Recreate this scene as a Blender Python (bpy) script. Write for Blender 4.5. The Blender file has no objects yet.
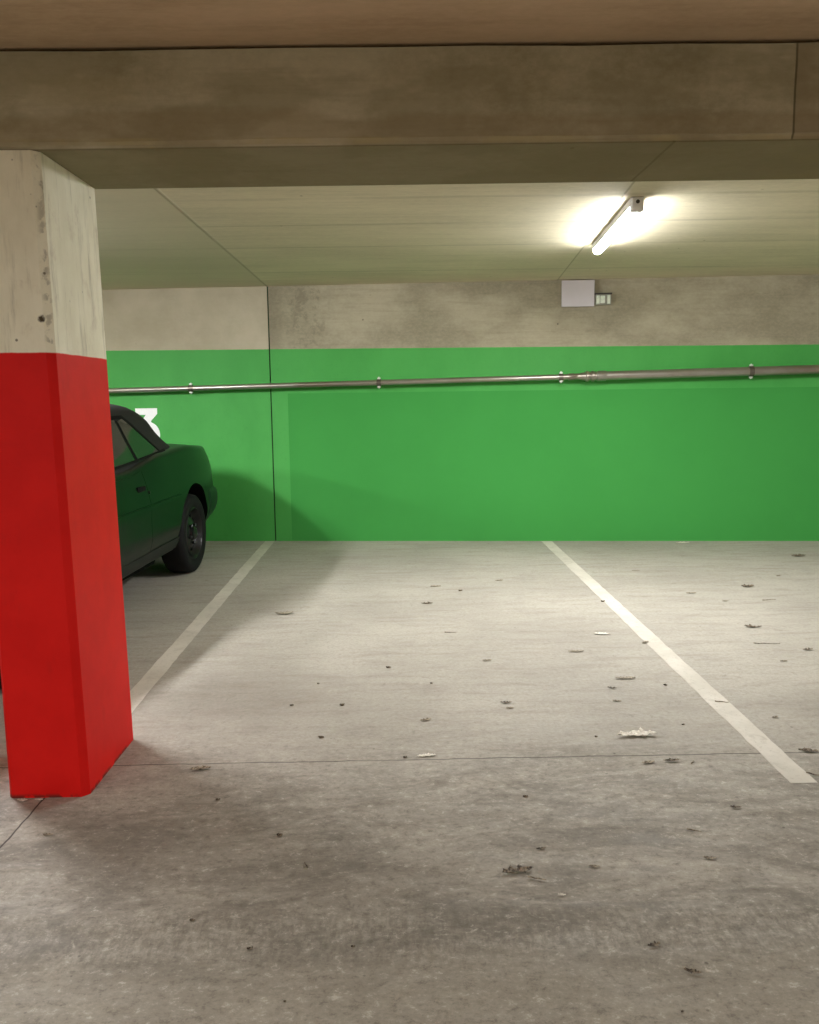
import bpy, bmesh, math, random
from mathutils import Vector, Matrix, geometry
random.seed(7)
C = bpy.context.scene.collection
PI = math.pi

# ------------------------------------------------------------------ object helpers
def link(name, bm, m, parent=None, smooth=False, angle=None):
    me = bpy.data.meshes.new(name)
    bm.normal_update()
    bm.to_mesh(me); bm.free()
    ms = m if isinstance(m, (list, tuple)) else [m]
    for k in ms: me.materials.append(k)
    if smooth:
        for p in me.polygons: p.use_smooth = True
        if angle is not None: me.set_sharp_from_angle(angle=math.radians(angle))
    o = bpy.data.objects.new(name, me); C.objects.link(o)
    if parent: o.parent = parent
    return o
def thing(name, label, cat, loc=(0, 0, 0), rz=0, group=None):
    o = bpy.data.objects.new(name, None); C.objects.link(o)
    o.empty_display_size = .1
    o.location = loc; o.rotation_euler = (0, 0, rz)
    return tag(o, label, cat, group)
def tag(o, label, cat, group=None):
    o['label'] = label; o['category'] = cat; o['kind'] = 'thing'
    if group: o['group'] = group
    return o
def structure(name, bm, m):
    o = link(name, bm, m); o['kind'] = 'structure'; return o
def dup(root, loc, rz, label):
    r = root.copy(); C.objects.link(r); r.location = loc; r.rotation_euler = (0, 0, rz); r['label'] = label
    for ch in list(root.children):
        c = ch.copy(); C.objects.link(c); c.parent = r
        for g in ch.children:
            d = g.copy(); C.objects.link(d); d.parent = c
    return r

# ------------------------------------------------------------------ mesh helpers
def add_box(bm, x0, x1, y0, y1, z0, z1, bev=0, seg=2):
    b = bmesh.new()
    bmesh.ops.create_cube(b, size=1, matrix=Matrix.Translation(((x0+x1)/2, (y0+y1)/2, (z0+z1)/2)) @ Matrix.Diagonal((x1-x0, y1-y0, z1-z0, 1)))
    if bev: bmesh.ops.bevel(b, geom=list(b.edges), offset=bev, segments=seg, affect='EDGES', profile=.5)
    merge(bm, b); return bm
def merge(bm, b, mat=None):
    me = bpy.data.meshes.new('tmp'); b.to_mesh(me); b.free()
    if mat is not None: me.transform(mat)
    bm.from_mesh(me); bpy.data.meshes.remove(me)
def add_prism(bm, pts, z0, z1):
    """closed outline (x, y) pulled up from z0 to z1"""
    lo = [bm.verts.new((x, y, z0)) for x, y in pts]; hi = [bm.verts.new((x, y, z1)) for x, y in pts]
    n = len(pts)
    for i in range(n): bm.faces.new((lo[i], lo[(i+1) % n], hi[(i+1) % n], hi[i]))
    bm.faces.new(hi); bm.faces.new(lo[::-1])
    bmesh.ops.recalc_face_normals(bm, faces=bm.faces[:]); return bm
def add_lathe(bm, prof, n=32, mat=None, closed=False):
    """prof: (r, z) about local z; mat moves it"""
    b = bmesh.new(); rings = []
    for r, z in prof:
        if r < 1e-6: rings.append([b.verts.new((0, 0, z))])
        else: rings.append([b.verts.new((r*math.cos(2*PI*i/n), r*math.sin(2*PI*i/n), z)) for i in range(n)])
    pairs = list(zip(rings, rings[1:]))
    if closed: pairs.append((rings[-1], rings[0]))
    for a, c in pairs:
        for i in range(n):
            j = (i+1) % n
            if len(a) == 1 and len(c) == 1: continue
            if len(a) == 1: b.faces.new((a[0], c[i], c[j]))
            elif len(c) == 1: b.faces.new((a[i], a[j], c[0]))
            else: b.faces.new((a[i], a[j], c[j], c[i]))
    bmesh.ops.recalc_face_normals(b, faces=b.faces[:])
    merge(bm, b, mat); return bm
def tube_matrix(p, q):
    p, q = Vector(p), Vector(q); d = q-p
    return Matrix.Translation(p) @ d.to_track_quat('Z', 'Y').to_matrix().to_4x4(), d.length
def add_rod(bm, p, q, r, n=20):
    m, L = tube_matrix(p, q); return add_lathe(bm, [(0, 0), (r, 0), (r, L), (0, L)], n, m)
def add_sheet(bm, grid, thick=0):
    """grid of points (rows of equal length) as quads"""
    vs = [[bm.verts.new(p) for p in row] for row in grid]
    for a, b in zip(vs, vs[1:]):
        for i in range(len(a)-1): bm.faces.new((a[i], a[i+1], b[i+1], b[i]))
    return vs

# ------------------------------------------------------------------ material helpers
class NT:
    def __init__(s, name):
        s.m = bpy.data.materials.new(name); s.m.use_nodes = True
        s.t = s.m.node_tree; s.t.nodes.clear()
        s.out = s.t.nodes.new('ShaderNodeOutputMaterial')
        s.p = s.t.nodes.new('ShaderNodeBsdfPrincipled'); s.t.links.new(s.p.outputs[0], s.out.inputs[0])
        s.pos = None
    def put(s, sock, v):
        if isinstance(v, bpy.types.NodeSocket): s.t.links.new(v, sock)
        elif isinstance(v, (tuple, list)) and sock.type == 'RGBA': sock.default_value = tuple(v)+(1,) if len(v) == 3 else v
        else: sock.default_value = v
    def math(s, op, a, b=0, c=None, clamp=False):
        n = s.t.nodes.new('ShaderNodeMath'); n.operation = op; n.use_clamp = clamp
        s.put(n.inputs[0], a); s.put(n.inputs[1], b)
        if c is not None: s.put(n.inputs[2], c)
        return n.outputs[0]
    def ramp(s, v, a, b, lo=0., hi=1.):
        n = s.t.nodes.new('ShaderNodeMapRange'); n.interpolation_type = 'SMOOTHSTEP'
        s.put(n.inputs[0], v); n.inputs[1].default_value = a; n.inputs[2].default_value = b
        n.inputs[3].default_value = lo; n.inputs[4].default_value = hi
        return n.outputs[0]
    def mix(s, f, a, b, mode='MIX'):
        n = s.t.nodes.new('ShaderNodeMix'); n.data_type = 'RGBA'; n.blend_type = mode
        s.put(n.inputs[0], f); s.put(n.inputs[6], a); s.put(n.inputs[7], b)
        return n.outputs[2]
    def world(s):
        if s.pos is None: s.pos = s.t.nodes.new('ShaderNodeNewGeometry').outputs['Position']
        return s.pos
    def local(s):
        if s.pos is None: s.pos = s.t.nodes.new('ShaderNodeTexCoord').outputs['Object']
        return s.pos
    def xyz(s, v):
        n = s.t.nodes.new('ShaderNodeSeparateXYZ'); s.put(n.inputs[0], v); return n.outputs
    def scaled(s, v, sc, off=(0, 0, 0), rot=(0, 0, 0)):
        n = s.t.nodes.new('ShaderNodeMapping'); s.put(n.inputs[0], v)
        n.inputs[1].default_value = off; n.inputs[2].default_value = rot; n.inputs[3].default_value = sc
        return n.outputs[0]
    def noise(s, v, scale, detail=5, rough=.6, dist=0):
        n = s.t.nodes.new('ShaderNodeTexNoise'); s.put(n.inputs['Vector'], v)
        n.inputs['Scale'].default_value = scale; n.inputs['Detail'].default_value = detail
        n.inputs['Roughness'].default_value = rough; n.inputs['Distortion'].default_value = dist
        return n.outputs[0]
    def voronoi(s, v, scale):
        n = s.t.nodes.new('ShaderNodeTexVoronoi'); s.put(n.inputs['Vector'], v); n.inputs['Scale'].default_value = scale
        return n.outputs[0]
    def bump(s, h, strength, dist=.01):
        n = s.t.nodes.new('ShaderNodeBump'); n.inputs['Strength'].default_value = strength
        n.inputs['Distance'].default_value = dist; s.put(n.inputs['Height'], h)
        s.t.links.new(n.outputs[0], s.p.inputs['Normal'])
    def done(s, col, rough=.8, metal=0., spec=.5, **kw):
        s.put(s.p.inputs['Base Color'], col); s.put(s.p.inputs['Roughness'], rough)
        s.put(s.p.inputs['Metallic'], metal); s.p.inputs['Specular IOR Level'].default_value = spec
        for k, v in kw.items(): s.put(s.p.inputs[k], v)
        return s.m
def srgb(r, g, b):
    f = lambda c: c/12.92 if c <= .04045 else ((c+.055)/1.055)**2.4
    return (f(r/255), f(g/255), f(b/255))
def band(n, v, c, w, soft):
    """1 within w of c, fading over soft"""
    return n.ramp(n.math('ABSOLUTE', n.math('SUBTRACT', v, c)), w, w+soft, 1, 0)
def simple(name, col, rough=.6, metal=0., spec=.5, var=.12, scale=30, **kw):
    n = NT(name); f = n.noise(n.local(), scale)
    return n.done(n.mix(n.ramp(f, .3, .7), tuple(c*(1-var) for c in col), tuple(min(1, c*(1+var)) for c in col)), rough, metal, spec, **kw)

def concrete(n, light, dark, sc=(1, 1, 1), big=1.1):
    w = n.scaled(n.world(), sc)
    a = n.ramp(n.noise(w, big, 6, .62), .32, .68)
    c = n.mix(a, dark, light)
    st = n.noise(n.scaled(n.world(), (.8*sc[0], 5*sc[1], 9*sc[2])), 2.3, 5, .65)
    c = n.mix(n.ramp(st, .45, .75, 0, .35), c, tuple(x*.72 for x in dark))
    f = n.noise(w, 34, 5, .7)
    c = n.mix(n.ramp(f, .35, .7, .0, .22), c, tuple(min(1, x*1.3) for x in light))
    pit = n.ramp(n.voronoi(n.scaled(n.world(), (1, 1, 1), (.3, .1, .7)), 6.), .035, .06, 1, 0)
    c = n.mix(n.math('MULTIPLY', pit, n.ramp(n.noise(w, 2.2, 2), .5, .62, 0, .75)), c, tuple(x*.25 for x in dark))
    return c, f

# ---- floor
n = NT('parking_floor_concrete'); w = n.world(); x, y, z = n.xyz(w)[:3]
a = n.ramp(n.noise(w, .8, 6, .6), .3, .7)
base = n.mix(a, srgb(163, 156, 144), srgb(183, 176, 163))
drag = n.noise(n.scaled(w, (1.1, 5.5, 1), rot=(0, 0, .12)), 2.2, 6, .68, .5)
base = n.mix(n.ramp(drag, .48, .72, 0, .4), base, srgb(140, 131, 117))
near = n.ramp(n.math('ADD', y, n.math('MULTIPLY', n.noise(w, 1.3, 4), .8)), 3.1, 3.9, 1, 0)      # the dirty drive lane this side of the joint
lane = n.mix(n.ramp(n.noise(n.scaled(w, (1, 2.4, 1), rot=(0, 0, -.2)), 2.6, 7, .72, .8), .36, .66), srgb(172, 164, 150), srgb(124, 117, 106))
base = n.mix(n.math('MULTIPLY', near, .85), base, lane)
tread = n.math('MULTIPLY', band(n, n.math('ADD', y, n.math('MULTIPLY', n.noise(w, 2, 3), .14)), 2.06, .05, .12), n.ramp(n.noise(n.scaled(w, (24, 9, 1)), 2.5, 4, .7), .38, .62))
base = n.mix(n.math('MULTIPLY', tread, .5), base, srgb(104, 98, 86))
scuff = n.ramp(n.noise(n.scaled(w, (6, 10, 1), rot=(0, 0, .5)), 2.8, 7, .8, .5), .58, .68)
base = n.mix(n.math('MULTIPLY', scuff, n.math('MULTIPLY', near, .6)), base, srgb(205, 196, 180))
scuff2 = n.ramp(n.noise(n.scaled(w, (7, 7, 1), (3, 1, 0)), 2.0, 6, .75, 1.2), .57, .68)
base = n.mix(n.math('MULTIPLY', scuff2, .32), base, srgb(112, 104, 92))
smooth_front = n.ramp(y, 1.8, 1.98, 1, 0)
base = n.mix(n.math('MULTIPLY', smooth_front, .6), base, srgb(156, 148, 132))
for cx_, cy_, rx_, ry_, s_ in ((-.72, 3.75, .5, .45, .38), (1.95, 3.5, .35, .3, .3), (1.35, 2.35, .35, .3, .28), (-.75, 2.45, .5, .28, .35), (-.1, 2.25, .45, .22, .25)):  # first ellipse paints in the pillar's shadow, the rest are darker patches
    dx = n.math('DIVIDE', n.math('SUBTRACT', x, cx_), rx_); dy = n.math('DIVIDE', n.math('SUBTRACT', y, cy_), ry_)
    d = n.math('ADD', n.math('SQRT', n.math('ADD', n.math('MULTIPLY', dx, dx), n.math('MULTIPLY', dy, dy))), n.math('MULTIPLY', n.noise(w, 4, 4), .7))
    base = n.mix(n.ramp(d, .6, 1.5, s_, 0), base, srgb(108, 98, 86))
fine = n.noise(w, 60, 4, .75)
base = n.mix(n.ramp(fine, .3, .72, .3, 0), base, srgb(110, 103, 92))
grain = n.noise(n.scaled(w, (1, 1.3, 1)), 24, 9, .84, .1)
base = n.mix(n.math('MULTIPLY', n.ramp(grain, .5, .64), n.ramp(near, 0, 1, .25, .65)), base, srgb(100, 93, 83))
base = n.mix(n.math('MULTIPLY', n.ramp(grain, .46, .36), n.ramp(near, 0, 1, .15, .5)), base, srgb(214, 206, 192))
spk = n.ramp(n.voronoi(w, 9), .03, .06, 1, 0)
base = n.mix(n.math('MULTIPLY', spk, n.ramp(n.noise(w, 3), .5, .6, 0, .7)), base, srgb(70, 64, 56))
spk = n.ramp(n.voronoi(n.scaled(w, (1, 1, 1), (.5, .4, .1)), 22), .05, .1, 1, 0)
base = n.mix(n.math('MULTIPLY', spk, n.ramp(n.noise(w, 2), .5, .6, 0, .5)), base, srgb(84, 77, 68))
wob = n.math('MULTIPLY', n.math('SUBTRACT', n.noise(w, 7, 3), .5), .02)
cross = band(n, n.math('ADD', y, wob), 3.046, .0016, .0035)
brk = n.ramp(n.noise(w, 1.4, 3), .28, .5, .3, .85)
along = n.math('MULTIPLY', band(n, n.math('ADD', x, wob), -1.222, .0016, .003), n.ramp(y, 3.04, 3.05, 1, 0))
joint = n.math('MAXIMUM', n.math('MULTIPLY', cross, brk), along)
base = n.mix(joint, base, srgb(62, 54, 45))
n.bump(n.math('ADD', n.math('MULTIPLY', fine, .5), n.math('ADD', scuff, drag)), .25, .004)
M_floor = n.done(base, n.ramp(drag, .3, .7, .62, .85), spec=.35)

# ---- rear bay ceiling slabs
n = NT('bay_ceiling_concrete'); c, f = concrete(n, srgb(212, 202, 174), srgb(194, 185, 157), (.6, 1.6, 1), 1.0)
x, y, z = n.xyz(n.world())[:3]
yr = n.math('ADD', y, n.math('MULTIPLY', x, .03))
lines = n.math('MAXIMUM', n.math('MAXIMUM', band(n, yr, 4.62, .01, .03), band(n, yr, 6.05, .008, .03)), n.math('MAXIMUM', band(n, yr, 7.2, .006, .03), band(n, yr, 5.3, .006, .025)))
c = n.mix(n.math('MULTIPLY', lines, n.ramp(n.noise(n.world(), 2), .3, .6, .05, .22)), c, srgb(100, 96, 68))
left = n.ramp(x, -1.19, -1.13, 1, 0)
c = n.mix(n.math('MULTIPLY', left, .6), c, srgb(190, 182, 156))
xr = n.math('SUBTRACT', x, n.math('MULTIPLY', n.math('SUBTRACT', y, 4.3), .0845))
seam = n.math('MAXIMUM', band(n, x, -1.16, .004, .012), band(n, xr, 1.19, .003, .006))
c = n.mix(n.math('MULTIPLY', seam, .4), c, srgb(100, 95, 70))
n.bump(n.math('ADD', f, n.math('MULTIPLY', seam, -2)), .15, .004)
M_ceil = n.done(c, .85, spec=.2)
# ---- drive lane ceiling and beam
n = NT('lane_ceiling_concrete'); c, f = concrete(n, srgb(196, 172, 142), srgb(172, 148, 118), (.7, 1.4, 1), 1.3)
n.bump(f, .2, .004); M_ceil2 = n.done(c, .9, spec=.15)
n = NT('beam_concrete'); c, f = concrete(n, srgb(200, 192, 167), srgb(162, 153, 126), (1, 1, 1.4), 1.5)
x, y, z = n.xyz(n.world())[:3]
blot = n.ramp(n.noise(n.scaled(n.world(), (1.3, 1, 3)), 1.7, 4, .6), .46, .58)
c = n.mix(n.math('MULTIPLY', blot, .45), c, srgb(150, 142, 114))
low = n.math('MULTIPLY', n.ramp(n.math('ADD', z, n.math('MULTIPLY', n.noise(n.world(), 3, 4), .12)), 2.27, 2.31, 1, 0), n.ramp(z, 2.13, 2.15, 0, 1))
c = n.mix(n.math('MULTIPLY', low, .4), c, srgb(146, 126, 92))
edge = n.math('MULTIPLY', band(n, z, 2.152, .006, .006), n.ramp(n.noise(n.world(), 5, 4), .4, .6))
c = n.mix(n.math('MULTIPLY', edge, .5), c, srgb(180, 165, 122))
patch = n.ramp(n.math('ABSOLUTE', n.math('ADD', x, .95)), .1, .2, 1, 0)
c = n.mix(n.math('MULTIPLY', n.math('MULTIPLY', patch, n.ramp(n.math('ABSOLUTE', n.math('SUBTRACT', z, 2.3)), .02, .06, 1, 0)), .3), c, srgb(172, 160, 125))
face = n.ramp(y, 2.80, 2.805, 1, 0)
c = n.mix(n.math('MULTIPLY', n.math('MULTIPLY', band(n, n.math('ADD', x, n.math('MULTIPLY', n.noise(n.world(), 8), .006)), 1.274, .0015, .004), face), .7), c, srgb(60, 52, 34))
c = n.mix(n.math('MULTIPLY', n.math('MULTIPLY', n.ramp(x, 1.272, 1.276), face), .35), c, srgb(140, 120, 92))
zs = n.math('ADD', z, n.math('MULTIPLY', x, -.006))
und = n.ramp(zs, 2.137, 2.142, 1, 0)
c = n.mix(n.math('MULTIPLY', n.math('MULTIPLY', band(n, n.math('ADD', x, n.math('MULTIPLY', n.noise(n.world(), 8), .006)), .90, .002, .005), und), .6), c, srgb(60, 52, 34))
c = n.mix(n.math('MULTIPLY', und, .75), c, srgb(108, 98, 66))  # shade under the beam painted in: soffit colour darkened
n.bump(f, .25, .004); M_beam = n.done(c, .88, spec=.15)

# ---- rear wall: raw concrete over green paint
n = NT('rear_wall_paint'); c, f = concrete(n, srgb(174, 166, 141), srgb(142, 135, 112), (1, 1, 1.5), 1.6)
x, y, z = n.xyz(n.world())[:3]
lf = n.ramp(x, -1.17, -1.15, 1, 0)
c = n.mix(n.math('MULTIPLY', lf, .8), c, n.mix(n.ramp(n.noise(n.world(), 3, 5), .3, .7), srgb(172, 163, 139), srgb(188, 179, 156)))
gap = n.ramp(n.math('ABSOLUTE', n.math('ADD', x, 1.15)), .02, .16, 1, 0)
c = n.mix(n.math('MULTIPLY', n.math('MULTIPLY', gap, n.math('SUBTRACT', 1, lf)), .4), c, srgb(110, 104, 84))
rough_patch = n.math('MULTIPLY', n.ramp(n.math('ABSOLUTE', n.math('ADD', x, .8)), .1, .3, 1, 0), n.ramp(n.noise(n.world(), 9, 6, .75), .5, .62))
c = n.mix(n.math('MULTIPLY', rough_patch, .45), c, srgb(112, 106, 88))
g = n.mix(n.ramp(n.noise(n.scaled(n.world(), (1, 1, .5)), 1.6, 5, .6), .3, .7), srgb(66, 155, 68), srgb(76, 166, 77))
g = n.mix(n.math('MULTIPLY', n.ramp(n.noise(n.world(), 40, 3), .55, .75), .12), g, srgb(40, 118, 50))
lim = n.math('SUBTRACT', 1.805, n.math('MULTIPLY', x, .0073))
isg = n.ramp(n.math('SUBTRACT', n.math('ADD', lim, n.math('MULTIPLY', n.noise(n.world(), 30, 2), .004)), z), -.002, .003)
c = n.mix(isg, c, g)
n.bump(f, .12, .003); M_wall = n.done(c, n.ramp(isg, 0, 1, .85, .6), spec=.3)
n = NT('joint_dark'); M_joint = n.done(n.mix(n.noise(n.world(), 20), (.02, .06, .02), (.03, .075, .03)), .9, spec=.1)
n = NT('flat_green_paint'); M_patch = n.done(n.mix(n.ramp(n.noise(n.world(), 2), .3, .7), srgb(66, 151, 70), srgb(68, 154, 72)), .75, spec=.1)
n = NT('side_wall_concrete'); c, f = concrete(n, srgb(176, 168, 140), srgb(150, 142, 116)); M_side = n.done(c, .9, spec=.2)

# ---- pillar: cream concrete over red paint
n = NT('pillar_paint'); w = n.world(); x, y, z = n.xyz(w)[:3]
c = n.mix(n.ramp(n.noise(n.scaled(w, (1, 1, .5)), 5, 6, .65), .3, .7), srgb(236, 229, 204), srgb(252, 246, 224))
c = n.mix(n.ramp(n.noise(n.scaled(w, (14, 14, 1.4)), 1.6, 5, .7), .5, .75, 0, .6), c, srgb(150, 140, 112))
c = n.mix(n.ramp(n.noise(n.scaled(w, (3, 3, 2), (1, 0, 2)), 3, 5, .7), .55, .72, 0, .4), c, srgb(196, 178, 156))
pit = n.ramp(n.voronoi(w, 17), .05, .1, 1, 0)
c = n.mix(n.math('MULTIPLY', pit, n.ramp(n.noise(w, 7), .52, .6, 0, .8)), c, srgb(88, 78, 58))
ed = n.math('MULTIPLY', n.ramp(n.math('ABSOLUTE', n.math('ADD', x, 1.1)), .0, .02, 1, 0), n.ramp(y, 2.795, 2.83, 1, 0))
c = n.mix(n.math('MULTIPLY', ed, n.ramp(n.noise(w, 28, 4), .52, .62, 0, .6)), c, srgb(92, 82, 60))
dist = n.t.nodes.new('ShaderNodeVectorMath'); dist.operation = 'DISTANCE'; n.put(dist.inputs[0], w); dist.inputs[1].default_value = (-1.122, 2.793, 1.615)
chip = n.ramp(n.math('ADD', dist.outputs['Value'], n.math('MULTIPLY', n.noise(w, 60, 3), .022)), .016, .024, 1, 0)
c = n.mix(chip, c, srgb(80, 70, 52))
r = n.mix(n.ramp(n.noise(w, 6, 5), .3, .7), srgb(214, 20, 15), srgb(224, 25, 19))
r = n.mix(n.ramp(n.noise(n.scaled(w, (1, 1, .4)), 16, 5, .7), .55, .8, 0, .2), r, srgb(165, 30, 26))
isr = n.ramp(n.math('ADD', z, n.math('MULTIPLY', n.noise(w, 25, 2), .004)), 1.508, 1.513, 1, 0)
c = n.mix(isr, c, r)
foot = n.math('MULTIPLY', n.ramp(z, .003, .018, 1, 0), n.ramp(n.noise(w, 22, 4), .42, .55))
c = n.mix(n.math('MULTIPLY', foot, .8), c, srgb(70, 40, 32))
n.bump(n.noise(w, 45, 4), .12, .003); M_pillar = n.done(c, n.ramp(isr, 0, 1, .85, .55), spec=.15)

# ---- road paint and number paint
n = NT('worn_line_paint'); w = n.world()
k = n.ramp(n.noise(w, 14, 6, .75, .6), .5, .72); k2 = n.ramp(n.noise(w, 50, 4, .7), .56, .7)
c = n.mix(n.ramp(n.noise(w, 3, 4), .3, .7), srgb(194, 187, 173), srgb(212, 205, 192))
c = n.mix(n.math('MULTIPLY', n.math('MAXIMUM', k, k2), .5), c, srgb(160, 150, 134))
M_line = n.done(c, .7, spec=.3)
M_num = simple('white_number_paint', srgb(246, 248, 244), .6, var=.02)

# ---- metal, plastic, car
n = NT('galvanised_pipe'); w = n.world()
c = n.mix(n.ramp(n.noise(n.scaled(w, (.6, 1, 1)), 2.5, 5, .6), .35, .65), srgb(152, 142, 128), srgb(176, 172, 162))
M_pipe = n.done(c, .34, .85, .5)
M_clamp = simple('clamp_steel', srgb(120, 112, 104), .4, .8)
M_zinc = simple('zinc_bolt', srgb(214, 222, 208), .35, .5)
M_white = simple('white_plastic', srgb(205, 200, 196), .5, var=.03)
M_cap = simple('end_cap_plastic', srgb(236, 234, 232), .5, var=.04)
M_dark = simple('dark_plastic', srgb(60, 56, 50), .6)
M_sign = simple('blank_sign_face', srgb(206, 200, 202), .5, var=.03, scale=4)
M_lens = simple('pale_lens', srgb(224, 232, 214), .25, var=.08, scale=60)
M_grey = simple('box_grey', srgb(150, 150, 134), .5)
n = NT('lit_tube'); M_tube = n.done((.95, .95, .92), .4); n.p.inputs['Emission Color'].default_value = (.96, .97, 1, 1); n.p.inputs['Emission Strength'].default_value = 178
n = NT('lit_tube_bright'); M_tube2 = n.done((.95, .95, .92), .4); n.p.inputs['Emission Color'].default_value = (.96, .97, 1, 1); n.p.inputs['Emission Strength'].default_value = 520
def paint(name, col, rough=.22):
    n = NT(name); f = n.noise(n.local(), 7, 4)
    return n.done(n.mix(n.ramp(f, .3, .7), col, tuple(c*1.15 for c in col)), rough, 0, .22, **{'Coat Weight': .05, 'Coat Roughness': .2})
M_car = paint('dark_green_car_paint', (.0016, .0065, .004), .3)
M_carlow = paint('dusty_green_car_paint', (.012, .016, .013), .5)
M_bump = simple('green_bumper_skin', (.003, .014, .008), .4)
n = NT('soft_top_fabric'); f = n.noise(n.local(), 240, 3); c = n.mix(f, (.009, .009, .009), (.024, .023, .022)); n.bump(f, .3, .001); M_fabric = n.done(c, .8, spec=.3)
M_glass = simple('dim_car_glass', (.018, .026, .02), .06, 0, .6, var=.1, scale=2)
M_rubber = simple('tyre_rubber', (.008, .008, .008), .75, 0, .2)
M_rim = simple('black_steel_wheel', (.012, .012, .012), .35, .3)
M_hub = simple('wheel_nut_metal', (.06, .06, .06), .4, .9)
M_black = simple('black_trim', (.004, .004, .004), .8, spec=.15)
M_under = simple('wheel_well_and_light_block_black', (.003, .003, .003), .9, spec=.1)
M_lampred = simple('tail_lamp_lens', (.10, .012, .012), .15)
M_lampclear = simple('head_lamp_lens', (.5, .5, .5), .1)

# ------------------------------------------------------------------ the room
WX, WY, WA = -1.898, 8.156, -math.atan(.0885)     # the rear wall runs a little askew
def wall_point(lx, out, z):                       # along the wall, out from it, up
    return Vector((WX+math.cos(WA)*lx+math.sin(WA)*out, WY+math.sin(WA)*lx-math.cos(WA)*out, z))
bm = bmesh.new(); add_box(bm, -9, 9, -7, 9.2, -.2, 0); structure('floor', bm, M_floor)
bm = bmesh.new(); add_box(bm, -9, 9, 3.30, 9.2, 2.387, 2.7); structure('ceiling', bm, M_ceil)
bm = bmesh.new(); add_box(bm, -9, 9, -7, 3.29, 2.436, 2.7); structure('ceiling_lane', bm, M_ceil2).rotation_euler = (0, -.006, 0)
bm = bmesh.new()
j0, j1 = .739, .750
add_prism(bm, [(-7.4, 0), (j0, 0), (j0, .012), (j1, .012), (j1, 0), (11, 0), (11, .25), (-7.4, .25)], 0, 2.387)
for f in bm.faces:
    c = f.calc_center_median()
    if j0-.001 < c.x < j1+.001 and abs(f.normal.z) < .5 and c.y < .1: f.material_index = 1
o = structure('wall_back', bm, [M_wall, M_joint]); o.location = (WX, WY, 0); o.rotation_euler = (0, 0, WA)
bm = bmesh.new(); add_box(bm, -9.2, -9, -7, 9.2, 0, 2.6); structure('wall_left', bm, M_side)
bm = bmesh.new(); add_box(bm, 9, 9.2, -7, 9.2, 0, 2.6); structure('wall_right', bm, M_side)
bm = bmesh.new(); add_box(bm, -9, 9, -7.2, -7, 0, 2.6); structure('wall_front', bm, M_side)

# the beam in two cast lengths with a joint; a lip along its lower front edge
def beam(x0, x1, dy):
    bm = bmesh.new()
    y0, y1, zb, zt = 2.793+dy, 3.30, 2.136, 2.426
    prof = [(y0, zt-.004), (y0, zb+.020), (y0+.006, zb+.012), (y0+.010, zb), (y1, zb), (y1, zt+.01), (y0+.07, zt+.01), (y0+.07, zt)]
    n_ = 60; rows = []
    rnd = random.Random(3)
    for i in range(n_+1):
        x = x0+(x1-x0)*i/n_
        jit = rnd.uniform(-.002, .002)
        rows.append([bm.verts.new((x, y+(jit if k in (1, 2) else 0), z+(jit*2 if k in (0, 1, 7) else 0))) for k, (y, z) in enumerate(prof)])
    m = len(prof)
    for a, b in zip(rows, rows[1:]):
        for k in range(m): bm.faces.new((a[k], a[(k+1) % m], b[(k+1) % m], b[k]))
    bm.faces.new(rows[0]); bm.faces.new(rows[-1])
    bmesh.ops.recalc_face_normals(bm, faces=bm.faces[:])
    o = structure('ceiling_beam', bm, M_beam); o.rotation_euler = (0, -.006, 0); return o
beam(-9, 9, 0)

# pillar
bm = bmesh.new()
x0, x1, y0, y1, ch = -1.345, -1.068, 2.793, 3.300, .023
add_prism(bm, [(x0+.012, y0), (x1-ch, y0), (x1, y0+ch), (x1, y1-.012), (x1-.012, y1), (x0+ch, y1), (x0, y1-ch), (x0, y0+.012)], 0, 2.1285)
for v in bm.verts:                                 # its right side leans in a little toward the top
    if v.co.x > -1.2: v.co.x -= .026*v.co.z/2.13+(.005 if v.co.y < 2.9 else 0)
o = link('concrete_pillar', bm, M_pillar)
tag(o, 'concrete pillar painted red on its lower two thirds, bare cream above, holding up the beam', 'pillar')

# painted lines on the floor, rear ends cut along the wall
def wall_y(x): return WY-.0885*(x-WX)
def line(x0, x1, ynear, label):
    bm = bmesh.new(); rnd = random.Random(int(x0*100))
    N = 70; rows = []
    for i in range(N+1):
        t = i/N
        ye0, ye1 = wall_y(x0)-.02, wall_y(x1)-.02
        rows.append([(x0+rnd.uniform(-.003, .003), ynear+(ye0-ynear)*t, .0015), (x1+rnd.uniform(-.003, .003), ynear+(ye1-ynear)*t, .0015)])
    vs = add_sheet(bm, rows)
    bmesh.ops.recalc_face_normals(bm, faces=bm.faces[:])
    o = link('parking_line', bm, M_line)
    tag(o, label, 'parking line', 'white bay lines painted on the floor')
line(-1.258, -1.165, 3.33, 'worn white bay line running from behind the red pillar back to the green wall')
line(1.365, 1.460, 2.79, 'worn white bay line out in the open, its square near end past the floor joint')

# flat green rectangle on the wall
bm = bmesh.new(); add_prism(bm, [(.905, -.002), (9.5, -.002), (9.5, .004), (.905, .004)], .012, 1.404)
o = link('painted_rectangle', bm, M_patch); o.location = (WX, WY, 0); o.rotation_euler = (0, 0, WA)
tag(o, 'long plain green rectangle on the wall, a flatter green than the paint around it', 'wall panel')

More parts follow.
